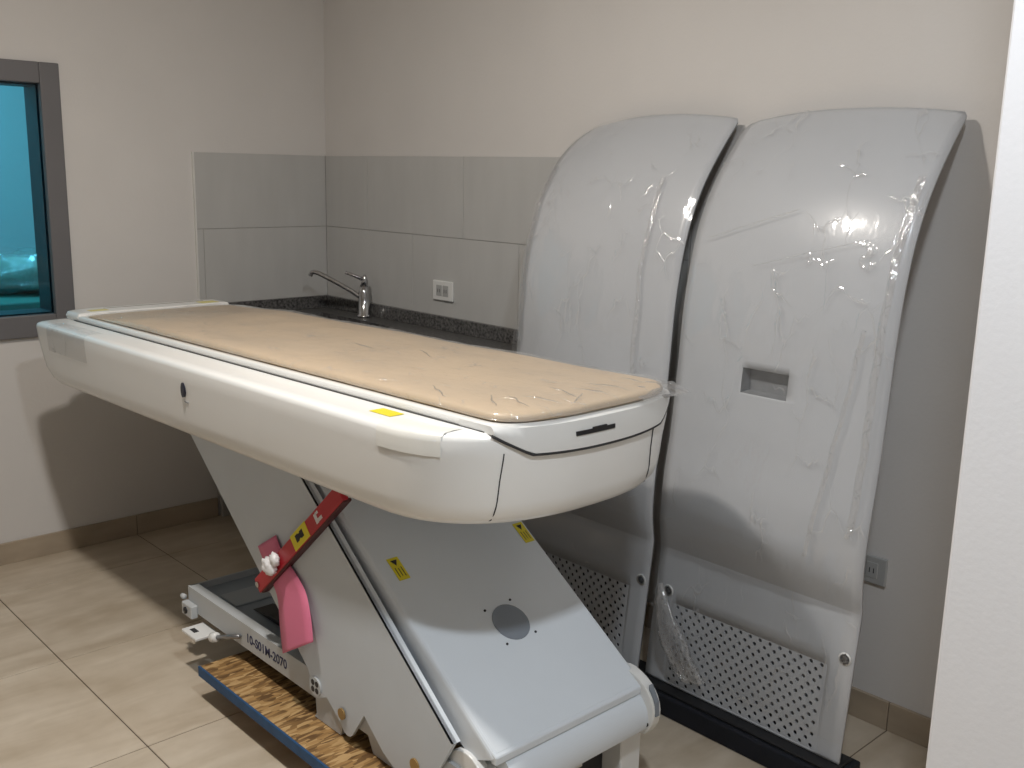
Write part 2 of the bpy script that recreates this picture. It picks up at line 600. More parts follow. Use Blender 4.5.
# the room beyond the window
M_annex = mat('annex_paint', (0.75, 0.78, 0.78), 0.8, nscale=3, namt=0.04)
tag(box('wall_annex', -2.3, -2.2, -4.5, 0.1, 0, CEIL, M_annex), kind='structure')
tag(box('wall_annex_end', -2.2, -0.14, 0.0, 0.1, 0, CEIL, M_annex), kind='structure')
tag(box('wall_annex_front', -2.2, -0.14, -4.5, -4.4, 0, CEIL, M_annex), kind='structure')
tag(box('floor_annex', -2.2, -0.14, -4.4, 0.0, -0.1, 0, mat('annex_floor', (0.35, 0.32, 0.28), 0.5, nscale=4, namt=0.1)), kind='structure')
tag(box('ceiling_annex', -2.2, -0.14, -4.4, 0.0, CEIL, CEIL + 0.1, M_annex), kind='structure')
area('annex_ceiling_lamp', (-1.2, -1.6, CEIL - 0.03), 0.5, 60, (0.9, 0.97, 1.0))
desk = tag(empty('desk', (-0.75, -1.0, 0)), 'green topped desk behind the teal window glass', 'desk')
box('desktop', -1.15, -0.35, -1.9, -0.1, 0.86, 0.90, mat('desk_green', (0.10, 0.30, 0.24), 0.5, nscale=5, namt=0.1), desk, 0.004)
for (a, b) in ((-1.1, -1.85), (-0.45, -1.85), (-1.1, -0.2), (-0.45, -0.2)):
    box('leg', a, a + 0.05, b, b + 0.05, 0, 0.86, M_frame, desk, 0.003)


def lump(name, c, s, m, parent=None, amp=0.25, fr=3.0, sub=3, seed=0.0):
    bm = bmesh.new()
    bmesh.ops.create_icosphere(bm, subdivisions=sub, radius=1)
    for v in bm.verts:
        d = v.co.normalized()
        k_ = 1 + amp * noise.noise(d * fr + Vector((seed, seed, seed))) + 0.4 * amp * noise.noise(d * fr * 2.7 + Vector((seed, 1, 2)))
        v.co = Vector((c[0] + d.x * s[0] * k_, c[1] + d.y * s[1] * k_, max(c[2] + d.z * s[2] * k_, c[2] - s[2] * 0.8)))
    return from_bm(name, bm, m, parent, True)


wb = tag(empty('wrapped_bundle', (-0.75, -0.92, 0.90)), 'plastic wrapped pale green bundle on the desk behind the window glass', 'bundle')
lump('bundle_core', (-0.75, -0.92, 0.965), (0.20, 0.30, 0.08), mat('pale_green_foam', (0.42, 0.62, 0.52), 0.6, nscale=6, namt=0.1), wb)
lump('wrap_film', (-0.75, -0.92, 0.975), (0.23, 0.33, 0.092), M_filmb, wb, 0.35, 4.5, 4, 3.0)

# ------------------------------------------------------------------ sink counter
CT = 0.842
ct = tag(empty('granite_counter', (0.68, -0.29, CT)), 'dark speckled granite worktop with upstand, set into the tiled corner', 'countertop')
SX0, SX1, SY0, SY1 = 0.16, 0.66, -0.47, -0.13
bm = bmesh.new()
for a in ((0.012, SX0, -0.58, -0.012), (SX1, 1.36, -0.58, -0.012), (SX0, SX1, -0.58, SY0), (SX0, SX1, SY1, -0.012)):
    bm_box(bm, a[0], a[1], a[2], a[3], CT - 0.025, CT)
from_bm('worktop', bm, M_granite, ct)
box('upstand', 0.012, 1.36, -0.030, -0.011, CT, ZB, M_granite, ct, 0.0015)
box('upstand', 0.011, 0.030, -0.58, -0.031, CT, ZB, M_granite, ct, 0.0015)
sink = tag(empty('sink_basin', (0.41, -0.30, CT - 0.16)), 'undermounted dark steel sink basin below the tap', 'sink')
bm = bmesh.new()
bm_box(bm, SX0 - 0.004, SX1 + 0.004, SY0 - 0.004, SY1 + 0.004, CT - 0.185, CT - 0.180)
for a in ((SX0 - 0.006, SX0, SY0, SY1), (SX1, SX1 + 0.006, SY0, SY1), (SX0, SX1, SY0 - 0.006, SY0), (SX0, SX1, SY1, SY1 + 0.006)):
    bm_box(bm, a[0], a[1], a[2], a[3], CT - 0.18, CT - 0.026)
from_bm('basin', bm, M_steel, sink)
tube('drain', [(0.41, -0.30, CT - 0.181), (0.41, -0.30, CT - 0.177)], 0.035, M_dark, sink, 20)
cab = tag(empty('sink_cabinet', (0.68, -0.28, 0)), 'pale laminate sink cabinet under the granite worktop', 'cabinet')
bm = bmesh.new()
bm_box(bm, 0.012, 0.03, -0.55, -0.012, 0.0, CT - 0.026)
bm_box(bm, 1.33, 1.35, -0.55, -0.012, 0.0, CT - 0.026)
bm_box(bm, 0.03, 1.33, -0.55, -0.012, 0.08, 0.10)
bm_box(bm, 0.03, 1.33, -0.03, -0.012, 0.10, CT - 0.026)
bm_box(bm, 0.03, 1.33, -0.50, -0.48, 0.0, 0.08)
from_bm('body', bm, M_cabinet, cab)
for k in range(3):
    a = 0.02 + k * 0.442
    d = box('door', a + 0.002, a + 0.438, -0.57, -0.551, 0.10, CT - 0.03, M_cabinet, cab, 0.002)
    tube('handle', [(a + 0.4, -0.57, 0.62), (a + 0.4, -0.59, 0.62), (a + 0.4, -0.59, 0.74), (a + 0.4, -0.57, 0.74)], 0.005, M_steel, d, 8)

# tap
fx, fy = 0.372, -0.068
tap = tag(empty('mixer_tap', (fx, fy, CT)), 'chrome single lever mixer tap with long angled spout over the sink', 'tap')
tube('tap_base', [(fx, fy, CT), (fx, fy, CT + 0.008), (fx, fy, CT + 0.012), (fx, fy, CT + 0.10), (fx, fy, CT + 0.125)], [0.030, 0.030, 0.023, 0.022, 0.018], M_chrome, tap, 20)
sp = spline([(fx - 0.012, fy - 0.012, 0.925), (0.32, -0.105, 0.952), (0.255, -0.15, 0.990), (0.212, -0.182, 1.014), (0.192, -0.197, 1.016), (0.184, -0.202, 1.002)], 5)
tube('spout', sp, [0.0095] * (len(sp) - 7) + [0.009] * 7, M_chrome, tap, 14)
tube('lever', [(fx, fy, CT + 0.122), (fx + 0.004, fy + 0.002, CT + 0.150), (fx + 0.01, fy - 0.004, CT + 0.172)], [0.017, 0.013, 0.006], M_chrome, tap, 14)
lev = tube('lever_handle', [(fx + 0.005, fy, CT + 0.152), (fx - 0.02, fy - 0.03, CT + 0.168), (fx - 0.045, fy - 0.06, CT + 0.182)], [0.009, 0.007, 0.006], M_chrome, tap, 10)


def outlet(x, z, wdt, h, yb, label, mt, mi):
    o = tag(empty('wall_socket', (x, yb, z)), label, 'socket')
    box('face_plate', x - wdt / 2, x + wdt / 2, yb - 0.010, yb, z - h / 2, z + h / 2, mt, o, 0.003, 2)
    for s in (-1, 1):
        ins = box('socket_insert', x + s * wdt * 0.16 - wdt * 0.14, x + s * wdt * 0.16 + wdt * 0.14, yb - 0.0115, yb - 0.009, z - h * 0.28, z + h * 0.28, mi, o, 0.001)
        for q in (-1, 1):
            box('slot', x + s * wdt * 0.16 + q * wdt * 0.05 - 0.0012, x + s * wdt * 0.16 + q * wdt * 0.05 + 0.0012, yb - 0.0120, yb - 0.0112, z - h * 0.10, z + h * 0.08, M_black, ins)
    return o


outlet(0.816, 0.990, 0.118, 0.074, -0.0095, 'white double wall socket on the grey tiles above the granite counter', M_socket, M_sockgrey)
outlet(2.585, 0.428, 0.115, 0.075, 0.0, 'grey wall socket low on the wall beside the right cover panel', M_sockgrey, M_sockgrey)

# ------------------------------------------------------------------ the two cover panels
PROF = [(-0.030, 1.605), (-0.098, 1.525), (-0.165, 1.435), (-0.212, 1.345), (-0.246, 1.240), (-0.271, 1.100), (-0.284, 0.930), (-0.300, 0.760), (-0.318, 0.640), (-0.324, 0.520), (-0.313, 0.436)]
PS = spline([(0, a, b) for a, b in PROF], 6)
ZCR = 0.436
LOW = ((-0.313, 0.436), (-0.356, 0.067))


def prof_y(z):
    if z <= ZCR:
        t = (ZCR - z) / (ZCR - LOW[1][1])
        return LOW[0][0] + t * (LOW[1][0] - LOW[0][0])
    for a, b in zip(PS[:-1], PS[1:]):
        if b.z <= z <= a.z:
            t = (a.z - z) / max(a.z - b.z, 1e-9)
            return a.y + t * (b.y - a.y)
    return PROF[0][0]


def make_panel(name, label, X0, X1, rl, rr, recess=None):
    root = tag(empty(name, ((X0 + X1) / 2, -0.34, 0.066)), label, 'panel', 'machine cover panels leaning on the wall')
    W = X1 - X0
    ztop = PROF[0][1]
    # lower perforated field
    pz0, pz1 = 0.074, 0.292
    ncol, nrow = 16, 15
    px0, px1 = X0 + 0.066, X0 + 0.531
    pitch = (px1 - px0) / ncol
    rowh = (pz1 - pz0) / nrow
    zs = [p.z for p in PS] + [0.40, 0.36, 0.33, pz1, pz0, 0.067]
    xs = [X0 + W * k / 22 for k in range(23)] + [px0, px1]
    if recess:
        xs += [recess[0], recess[1]]
        zs += [recess[2], recess[3]]
    zs = sorted(set(round(z, 5) for z in zs), reverse=True)
    xs = sorted(set(round(x, 5) for x in xs))
    xs = [x for i, x in enumerate(xs) if i == 0 or x - xs[i - 1] > 1e-4]

    def lim(z):
        a, b = X0, X1
        if z > ztop - rl:
            t = min(1, (z - (ztop - rl)) / rl)
            a = X0 + rl * 0.9 * (1 - math.sqrt(max(0, 1 - t * t)))
        if z > ztop - rr:
            t = min(1, (z - (ztop - rr)) / rr)
            b = X1 - rr * 0.6 * (1 - math.sqrt(max(0, 1 - t * t)))
        return a, b

    def pos(x, z, off=0.0):
        a, b = lim(z)
        u = (x - X0) / W
        xx = a + (b - a) * u
        f = max(0, min(1, (z - 1.25) / 0.35))
        zz = z - 0.018 * f * abs(2 * u - 1.1) ** 2.2
        yy = prof_y(z) - off - 0.026 * (1 - (2 * u - 1) ** 2) * min(1, max(0, (z - ZCR) / 0.15))
        return Vector((xx, yy, zz))
    vs_, fs, idx = [], [], {}
    for r, z in enumerate(zs):
        for c, x in enumerate(xs):
            idx[r, c] = len(vs_)
            vs_.append(pos(x, z))

    def inside(xm, zm, q):
        return q[0] < xm < q[1] and q[2] < zm < q[3]
    for r in range(len(zs) - 1):
        for c in range(len(xs) - 1):
            xm, zm = (xs[c] + xs[c + 1]) / 2, (zs[r] + zs[r + 1]) / 2
            if inside(xm, zm, (px0, px1, pz0, pz1)) or (recess and inside(xm, zm, recess)):
                continue
            fs.append((idx[r, c], idx[r + 1, c], idx[r + 1, c + 1], idx[r, c + 1]))
    sh = pydata('shell', vs_, fs, M_panel, root, True)
    md = sh.modifiers.new('thickness', 'SOLIDIFY')
    md.thickness = 0.008
    md.offset = -1
    # make the crease crisp
    me = sh.data
    for e in me.edges:
        a, b = me.vertices[e.vertices[0]].co, me.vertices[e.vertices[1]].co
        if abs(a.z - b.z) < 1e-4 and abs(a.z - ZCR) < 1e-3:
            e.use_edge_sharp = True
    # perforated field: real holes, staggered rows
    hv, hf = [], []
    hr, NS = 0.0054, 10
    dy = (LOW[1][0] - LOW[0][0]) / (LOW[1][1] - LOW[0][1])

    def low(x, z, off=0.0):
        return (x, LOW[0][0] + (z - ZCR) * dy + off, z)

    def quad(a, b, z0, z1):
        n_ = len(hv)
        hv.extend([low(a, z0), low(b, z0), low(b, z1), low(a, z1)])
        hf.append((n_, n_ + 1, n_ + 2, n_ + 3))
    for r in range(nrow):
        z0, z1 = pz0 + r * rowh, pz0 + (r + 1) * rowh
        sh_ = 0.0 if r % 2 == 0 else pitch / 2
        cells = ncol if r % 2 == 0 else ncol - 1
        if sh_:
            quad(px0, px0 + sh_, z0, z1)
            quad(px1 - sh_, px1, z0, z1)
        for c in range(cells):
            a = px0 + sh_ + c * pitch
            cx, cz = a + pitch / 2, (z0 + z1) / 2
            base = len(hv)
            ring, outr = [], []
            for k_ in range(NS):
                an = 2 * math.pi * (k_ + 0.5) / NS
                dx, dz = math.cos(an), math.sin(an)
                s = min((pitch / 2) / max(abs(dx), 1e-6), (rowh / 2) / max(abs(dz), 1e-6))
                ring.append((cx + hr * dx, cz + hr * dz))
                outr.append((cx + s * dx, cz + s * dz))
            for k_ in range(NS):
                hv.append(low(*ring[k_]))
            for k_ in range(NS):
                hv.append(low(*outr[k_]))
            for k_ in range(NS):
                hv.append(low(*ring[k_], 0.004))
            cn = len(hv)
            hv.extend([low(a, z0), low(a + pitch, z0), low(a + pitch, z1), low(a, z1)])
            for k_ in range(NS):
                j_ = (k_ + 1) % NS
                hf.append((base + k_, base + NS + k_, base + NS + j_, base + j_))
                hf.append((base + k_, base + j_, base + 2 * NS + j_, base + 2 * NS + k_))
                # corner triangle between neighbouring outer points on different sides
                p, q2 = outr[k_], outr[j_]
                if abs(p[0] - q2[0]) > 1e-6 and abs(p[1] - q2[1]) > 1e-6:
                    mx_, mz_ = (p[0] + q2[0]) / 2 - cx, (p[1] + q2[1]) / 2 - cz
                    ci = (0 if mz_ < 0 else 3) if mx_ < 0 else (1 if mz_ < 0 else 2)
                    hf.append((base + NS + k_, cn + ci, base + NS + j_))
    pf = pydata('perforated_field', hv, hf, M_panel, root)
    tag(pf, 'steel field of small staggered round holes', kind='stuff')
    # near-black sheet painted as the shade inside, behind the holes
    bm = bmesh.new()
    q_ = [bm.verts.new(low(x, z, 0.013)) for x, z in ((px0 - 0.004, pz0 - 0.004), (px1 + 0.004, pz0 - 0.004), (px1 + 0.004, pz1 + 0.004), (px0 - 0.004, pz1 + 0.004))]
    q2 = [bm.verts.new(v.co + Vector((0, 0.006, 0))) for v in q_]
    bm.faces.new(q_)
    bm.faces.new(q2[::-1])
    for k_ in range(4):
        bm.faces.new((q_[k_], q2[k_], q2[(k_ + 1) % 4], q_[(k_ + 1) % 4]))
    from_bm('dark_backing', bm, M_panel_in, root)
    # fixing cups
    for cx in (X0 + 0.045, X1 - 0.022):
        cz = 0.322
        y_ = low(cx, cz)[1]
        cup = tube('fixing_cup', [(cx, y_ - 0.002, cz), (cx, y_ - 0.0035, cz), (cx, y_ - 0.0035, cz), (cx, y_ + 0.006, cz)], [0.0165, 0.0165, 0.0125, 0.0115], M_white, root, 20)
        tube('screw', [(cx, y_ - 0.0042, cz), (cx, y_ - 0.003, cz)], 0.0095, M_dark, cup, 14)
    if recess:
        a, b, c, d = recess
        yb = prof_y((c + d) / 2) + 0.006
        bm = bmesh.new()
        fr = [bm.verts.new(pos(x, z)) for x, z in ((a, c), (b, c), (b, d), (a, d))]
        bk = [bm.verts.new((x, yb, z)) for x, z in ((a + 0.004, c + 0.004), (b - 0.004, c + 0.004), (b - 0.004, d - 0.002), (a + 0.004, d - 0.002))]
        bm.faces.new(bk)
        for k_ in range(4):
            bm.faces.new((fr[k_], fr[(k_ + 1) % 4], bk[(k_ + 1) % 4], bk[k_]))
        from_bm('grip_recess', bm, mat('recess_grey', (0.24, 0.245, 0.25), 0.6, nscale=40, namt=0.2), root)
    # rim folded back behind the right and left edge
    for xe, s in ((X0, 1), (X1, -1)):
        rv, rf = [], []
        zz = [z for z in zs]
        for z in zz:
            p = pos(xe, z)
            rv.append((p.x + s * 0.030, p.y + 0.006, p.z))
            rv.append((p.x + s * 0.032, min(p.y + 0.028, -0.003), max(p.z - 0.006, 0.067)))
            rv.append((p.x + s * 0.038, min(p.y + 0.028, -0.003), max(p.z - 0.006, 0.067)))
            rv.append((p.x + s * 0.038, p.y + 0.006, p.z))
        for k_ in range(len(zz) - 1):
            for t in range(4):
                rf.append((4 * k_ + t, 4 * k_ + (t + 1) % 4, 4 * k_ + 4 + (t + 1) % 4, 4 * k_ + 4 + t))
        pydata('edge_flange', rv, rf, M_panel, root)
    # film wrap
    fv, ff = [], []
    nz, nx = 90, 40
    sd = X0 * 3.1
    zlo = 0.12 if recess else 0.30
    for i in range(nz + 1):
        z = zlo + (ztop - 0.002 - zlo) * i / nz
        for j in range(nx + 1):
            u = j / nx
            p = pos(X0 + W * u, z, 0.006)
            q3 = Vector((u * 2.6 + sd, z * 2.0, sd))
            wr = noise.noise(q3 * 1.4) * 0.5 + noise.noise(Vector((u * 9 + z * 3 + sd, z * 3.5 - u * 4, 3.0))) * 0.35
            rg = max(0, 0.12 - abs(noise.noise(Vector((u * 3.0 + sd, z * 2.4 - u * 2.5, 7.7))))) / 0.12
            edge = (2 * u - 1)
            ex = 0.012 * abs(noise.noise(Vector((z * 6, u, sd)))) * (1 if u > 0.5 else -1) * max(0, abs(edge) - 0.9) * 10
            if u < 0.5 and not recess:
                ex *= 2.2
            fv.append((p.x + ex, p.y - 0.004 - 0.006 * max(0, wr + 0.3) - 0.004 * rg + 0.020 * max(0, abs(edge) - 0.93) * 10 * 0.4, p.z + (0.004 if i == nz else 0)))
    for i in range(nz):
        for j in range(nx):
            a = i * (nx + 1) + j
            ff.append((a, a + 1, a + nx + 2, a + nx + 1))
    pydata('wrap_film', fv, ff, M_film, root, True)
    return root, pos


pl, lpos = make_panel('cover_panel', 'curved grey machine cover panel on the left, wrapped in film, without a grip recess', 1.517, 2.112, 0.13, 0.012)
pr, ppos = make_panel('cover_panel', 'curved grey film-wrapped cover panel on the right, with a rectangular grip recess', 2.142, 2.737, 0.040, 0.015, (2.362, 2.494, 0.905, 0.968))


def film_fold(parent, pos, x_of, z0, z1, wid, seed):
    """a standing crease in the film, running down the panel"""
    n = 46
    vv, ff = [], []
    for k in range(n + 1):
        t = k / n
        z = z0 + (z1 - z0) * t
        x = x_of(t) + 0.006 * noise.noise(Vector((t * 9, seed, 0.3)))
        h = wid * (0.35 + 0.9 * abs(noise.noise(Vector((t * 22, seed, 5.1))))) * math.sin(math.pi * min(1, t * 1.0)) ** 0.4
        for dx, off in ((-wid, 0.0135), (-0.2 * wid + 0.3 * wid * noise.noise(Vector((t * 30, seed, 2))), 0.0135 + h * 0.8), (0.3 * wid, 0.0135 + h * 0.5), (wid, 0.0135)):
            vv.append(pos(x + dx, z, off))
    for k in range(n):
        for c in range(3):
            a = 4 * k + c
            ff.append((a, a + 1, a + 5, a + 4))
    return pydata('film_fold', vv, ff, M_filmb, parent, True)


film_fold(pl, lpos, lambda t: 1.535 + 0.004 * t, 0.92, 1.47, 0.012, 1.0)
film_fold(pl, lpos, lambda t: 2.015 - 0.02 * t, 0.75, 1.43, 0.007, 2.0)
film_fold(pr, ppos, lambda t: 2.70 + 0.015 * t, 0.62, 1.45, 0.009, 3.0)
film_fold(pr, ppos, lambda t: 2.60 + 0.07 * t, 0.55, 1.10, 0.006, 4.0)
film_fold(pr, ppos, lambda t: 2.20 + 0.25 * t, 1.28, 1.36, 0.006, 5.0)
film_fold(pr, ppos, lambda t: 2.36 + 0.28 * t, 1.22, 1.30, 0.005, 6.0)
# a loose bunch of film hanging on the right panel
sp = spline([(2.175, -0.352, 0.345), (2.20, -0.372, 0.31), (2.235, -0.385, 0.25), (2.275, -0.392, 0.19), (2.305, -0.388, 0.15), (2.33, -0.384, 0.125)], 6)
bm = bmesh.new()
rings = []
for i, p in enumerate(sp):
    t = i / (len(sp) - 1)
    rr = 0.010 + 0.030 * math.sin(min(1, t * 1.15) * math.pi * 0.62) ** 1.5
    ring = []
    for k in range(18):
        a = 2 * math.pi * k / 18
        k_ = 1 + 0.45 * noise.noise(Vector((math.cos(a) * 2.5, math.sin(a) * 2.5, t * 5)))
        ring.append(bm.verts.new(p + Vector((rr * k_ * math.cos(a), 0.35 * rr * k_ * math.sin(a), 0.35 * rr * math.cos(a)))))
    rings.append(ring)
for a, b in zip(rings[:-1], rings[1:]):
    for k in range(18):
        bm.faces.new((a[k], a[(k + 1) % 18], b[(k + 1) % 18], b[k]))
from_bm('bunched_film', bm, M_filmb, pr, True)

fs_ = tag(empty('foam_strip', (2.1, -0.35, 0)), 'navy black foam strip on the floor under both cover panels', 'foam strip')
box('strip', 1.50, 2.76, -0.405, -0.285, 0, 0.058, M_foam, fs_, 0.006, 2)
box('liner', 1.50, 2.745, -0.392, -0.30, 0.058, 0.066, M_black, fs_, 0.002)

# ------------------------------------------------------------------ pallet board
PZ = 0.100
pal = tag(empty('pallet_board', (1.85, -0.95, 0)), 'strand board pallet with a blue painted edge under the table base', 'pallet')
box('board', 1.362, 2.27, -1.300, -0.62, PZ - 0.022, PZ, M_osb, pal, 0.001)
box('painted_edge', 1.360, 2.27, -1.306, -1.300, PZ - 0.028, PZ + 0.001, M_blue, pal, 0.0008)
for yy in (-1.16, -0.96, -0.74):
    box('skid', 1.45, 2.24, yy - 0.03, yy + 0.03, 0.0, PZ - 0.022, M_block, pal, 0.002)

# ------------------------------------------------------------------ medical table
TXC, TYC, TYAW, TPIT = 1.4, -0.955, 0.021, 0.010


def T(v):
    dx, dy = v[0] - TXC, v[1] - TYC
    c, s = math.cos(TYAW), math.sin(TYAW)
    return Vector((TXC + c * dx - s * dy, TYC + s * dx + c * dy, v[2] + TPIT * dx))


tab = tag(empty('medical_table', (1.75, -0.955, PZ)), 'long white medical scanner table on a folded scissor lift base', 'table')


def outline(xl, xr, hw, Ll, nl, Lr, nr, z, n_end=14, n_mid=16):
    """closed plan outline: straight sides, superellipse ends; starts near-left, counter-clockwise seen from above"""
    pts = []
    half = []
    for k in range(n_end + 1):                       # left end, from tip to side
        a = math.pi / 2 * k / n_end
        half.append((xl + Ll * (1 - math.cos(a) ** (2 / nl)), hw * math.sin(a) ** (2 / nl)))
    for k in range(1, n_mid):
        half.append((xl + Ll + (xr - Lr - xl - Ll) * k / n_mid, hw))
    for k in range(n_end + 1):
        a = math.pi / 2 * (1 - k / n_end)
        half.append((xr - Lr + Lr * math.cos(a) ** (2 / nr), hw * max(0, math.sin(a)) ** (2 / nr)))
    for x, h in half:
        pts.append((x, TYC - h, z))
    for x, h in half[-2:0:-1]:
        pts.append((x, TYC + h, z))
    return pts


def loft(name, levels, m, parent, cap0=True, cap1=True, fn=None, sharp=None):
    bm = bmesh.new()
    rings = []
    for lv in levels:
        rings.append([bm.verts.new(T(fn(p) if fn else p)) for p in lv])
    n = len(rings[0])
    for a, b in zip(rings[:-1], rings[1:]):
        for k in range(n):
            bm.faces.new((a[k], a[(k + 1) % n], b[(k + 1) % n], b[k]))
    # caps as strips across (near point to far point)
    for flag, r in ((cap0, rings[0]), (cap1, rings[-1])):
        if not flag:
            continue
        h = n // 2
        for k in range(h):
            a, b = r[k], r[k + 1]
            c, d = r[(n - k - 1) % n], r[(n - k) % n]
            vv = []
            for q in (a, b, c, d):
                if q not in vv:
                    vv.append(q)
            if len(vv) >= 3:
                bm.faces.new(vv)
    return from_bm(name, bm, m, parent, True)


BXL, BXR, BHW = 0.335, 2.478, 0.372
LR, NR = 0.28, 2.5
BLEV = ((0.9426, 0.112, 0.12, 0.10), (0.9432, 0.030, 0.030, 0.03), (0.9420, 0.010, 0.010, 0.010), (0.937, 0.002, 0.003, 0.003), (0.928, 0.0, 0.0, 0.0),
        (0.895, 0.002, 0.002, 0.004), (0.850, 0.007, 0.008, 0.014), (0.800, 0.011, 0.012, 0.034), (0.770, 0.016, 0.020, 0.075), (0.756, 0.023, 0.032, 0.12), (0.749, 0.040, 0.055, 0.155), (0.747, 0.10, 0.14, 0.20))
lev = []
for z, s, rgt, lf in BLEV:      # (z, inset side, inset right, inset left)
    lev.append(outline(BXL + lf, BXR - rgt, BHW - s, 0.06, 3.6, LR, NR, z))
body = loft('body_cover', lev, M_body, tab)


# front end: seams on the body, dark joint
def body_surf(ang_y, z, out=0.0007):
    """point on the right end of the body at offset ang_y (from centre line) and height z"""
    L_ = [b_[:3] for b_ in BLEV[4:]]
    for a, b in zip(L_[:-1], L_[1:]):
        if b[0] <= z <= a[0]:
            t = (a[0] - z) / (a[0] - b[0])
            s = a[1] + t * (b[1] - a[1])
            rg = a[2] + t * (b[2] - a[2])
            hw = BHW - s
            x = BXR - rg - LR + LR * max(0, 1 - abs(ang_y / hw) ** NR) ** (1 / NR)
            return Vector((x + out, TYC + ang_y, z))


for sgn, ya, yb in ((-1, 0.247, 0.250), (1, 0.165, 0.180)):
    pts = []
    for k in range(12):
        t = k / 11
        z = 0.904 - t * 0.152
        pts.append(T(body_surf(sgn * (ya + (yb - ya) * t), z, 0.0005)))
    tube('seam', pts, 0.0013, M_dark, tab, 6)

# dark strip painted for the shaded gap between tray and body, tray, nose
TXL, TXR, THW = 0.40, 2.468, 0.268


def tray_out(z, d=0.0, n1=18):
    return outline(TXL + d, TXR - d, THW - d, 0.05, 4.0, 0.10, 3.0, z, n1)


loft('joint_gap_dark', [tray_out(0.936, -0.0022), tray_out(0.9445, -0.0022), tray_out(0.9445, 0.004)], M_dark, tab)
loft('tray', [tray_out(0.940, 0.004), tray_out(0.9445, 0.0), tray_out(0.956, 0.001), tray_out(0.9595, 0.004), tray_out(0.9600, 0.010)], M_tray, tab)
# nose: curved apron under the tray end with a slot
nv, nf = [], []
NN = 28


def nose_x(yy):
    return body_surf(yy, 0.925).x + 0.005


def nose_bot(yy):
    e = min(1, max(0, (0.272 - abs(yy)) / 0.075))
    return 0.944 - (0.040 + 0.010 * (1 - (yy / 0.27) ** 2)) * e ** 0.8


for k in range(NN + 1):
    yy = -0.268 + 0.536 * k / NN
    x = nose_x(yy)
    zb = nose_bot(yy)
    for (dx, z) in ((-0.10, 0.9575), (-0.010, 0.9575), (-0.004, 0.953), (0.0, (0.95 + zb) / 2), (-0.001, zb + 0.002), (-0.10, zb)):
        nv.append(T((x + dx, TYC + yy, z)))
for k in range(NN):
    for t in range(6):
        a = 6 * k
        nf.append((a + t, a + (t + 1) % 6, a + 6 + (t + 1) % 6, a + 6 + t))
nf.append(tuple(range(6)))
nf.append(tuple(range(6 * NN, 6 * NN + 6)))
pydata('tray_nose', nv, nf, M_tray, tab, True).modifiers.new('edges', 'EDGE_SPLIT').split_angle = math.radians(40)
pts = []
for k in range(37):
    yy = -0.270 + 0.540 * k / 36
    pts.append(T((nose_x(yy) - 0.0035, TYC + yy, nose_bot(yy) - 0.001)))
tube('nose_joint', pts, 0.0028, M_dark, tab, 6)
# slot in the nose
sv = bmesh.new()
for (a, b, z0, z1) in ((-0.100, 0.010, 0.9235, 0.9320), (-0.055, -0.015, 0.9315, 0.9350)):
    n_ = 8
    for k in range(n_):
        ya, yb = a + (b - a) * k / n_, a + (b - a) * (k + 1) / n_
        vv = [sv.verts.new(T((nose_x(q) + 0.0016, TYC + q, z))) for q, z in ((ya, z0), (yb, z0), (yb, z1), (ya, z1))]
        v2 = [sv.verts.new(v.co - Vector((0.006, 0, 0))) for v in vv]
        sv.faces.new(vv)
        sv.faces.new(v2[::-1])
        for t in range(4):
            sv.faces.new((vv[t], v2[t], v2[(t + 1) % 4], vv[(t + 1) % 4]))
from_bm('nose_slot', sv, M_black, tab)
obox('nose_clip', M_of(T((nose_x(0.215) - 0.006, TYC + 0.215, 0.954)), (0.92, -0.38, 0), (0.38, 0.92, 0)), 0.010, 0.034, 0.005, M_black, tab, 0.001)

# raised head end on the tray
bm = bmesh.new()
loft('end_cap', [outline(0.335, 0.468, THW, 0.04, 4, 0.01, 4, 0.9445), outline(0.330, 0.468, THW + 0.002, 0.045, 4, 0.01, 4, 0.955), outline(0.335, 0.466, THW - 0.003, 0.045, 4, 0.01, 4, 0.966), outline(0.345, 0.462, THW - 0.012, 0.045, 4, 0.01, 4, 0.969)], M_tray, tab)
bm.free()


def top_box(name, x0, x1, y0, y1, z0, z1, m, bev=0.0, parent=tab):
    b = bmesh.new()
    bm_box(b, x0, x1, y0, y1, z0, z1, bev)
    for v in b.verts:
        v.co = T(v.co)
    return from_bm(name, b, m, parent)


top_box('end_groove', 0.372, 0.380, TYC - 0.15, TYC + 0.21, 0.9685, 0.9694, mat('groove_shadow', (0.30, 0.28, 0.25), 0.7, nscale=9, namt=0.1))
top_box('yellow_tape', 0.40, 0.435, TYC - 0.215, TYC - 0.155, 0.969, 0.9698, M_ytape)
top_box('yellow_tape', 0.40, 0.45, TYC + 0.17, TYC + 0.235, 0.969, 0.9698, M_ytape)
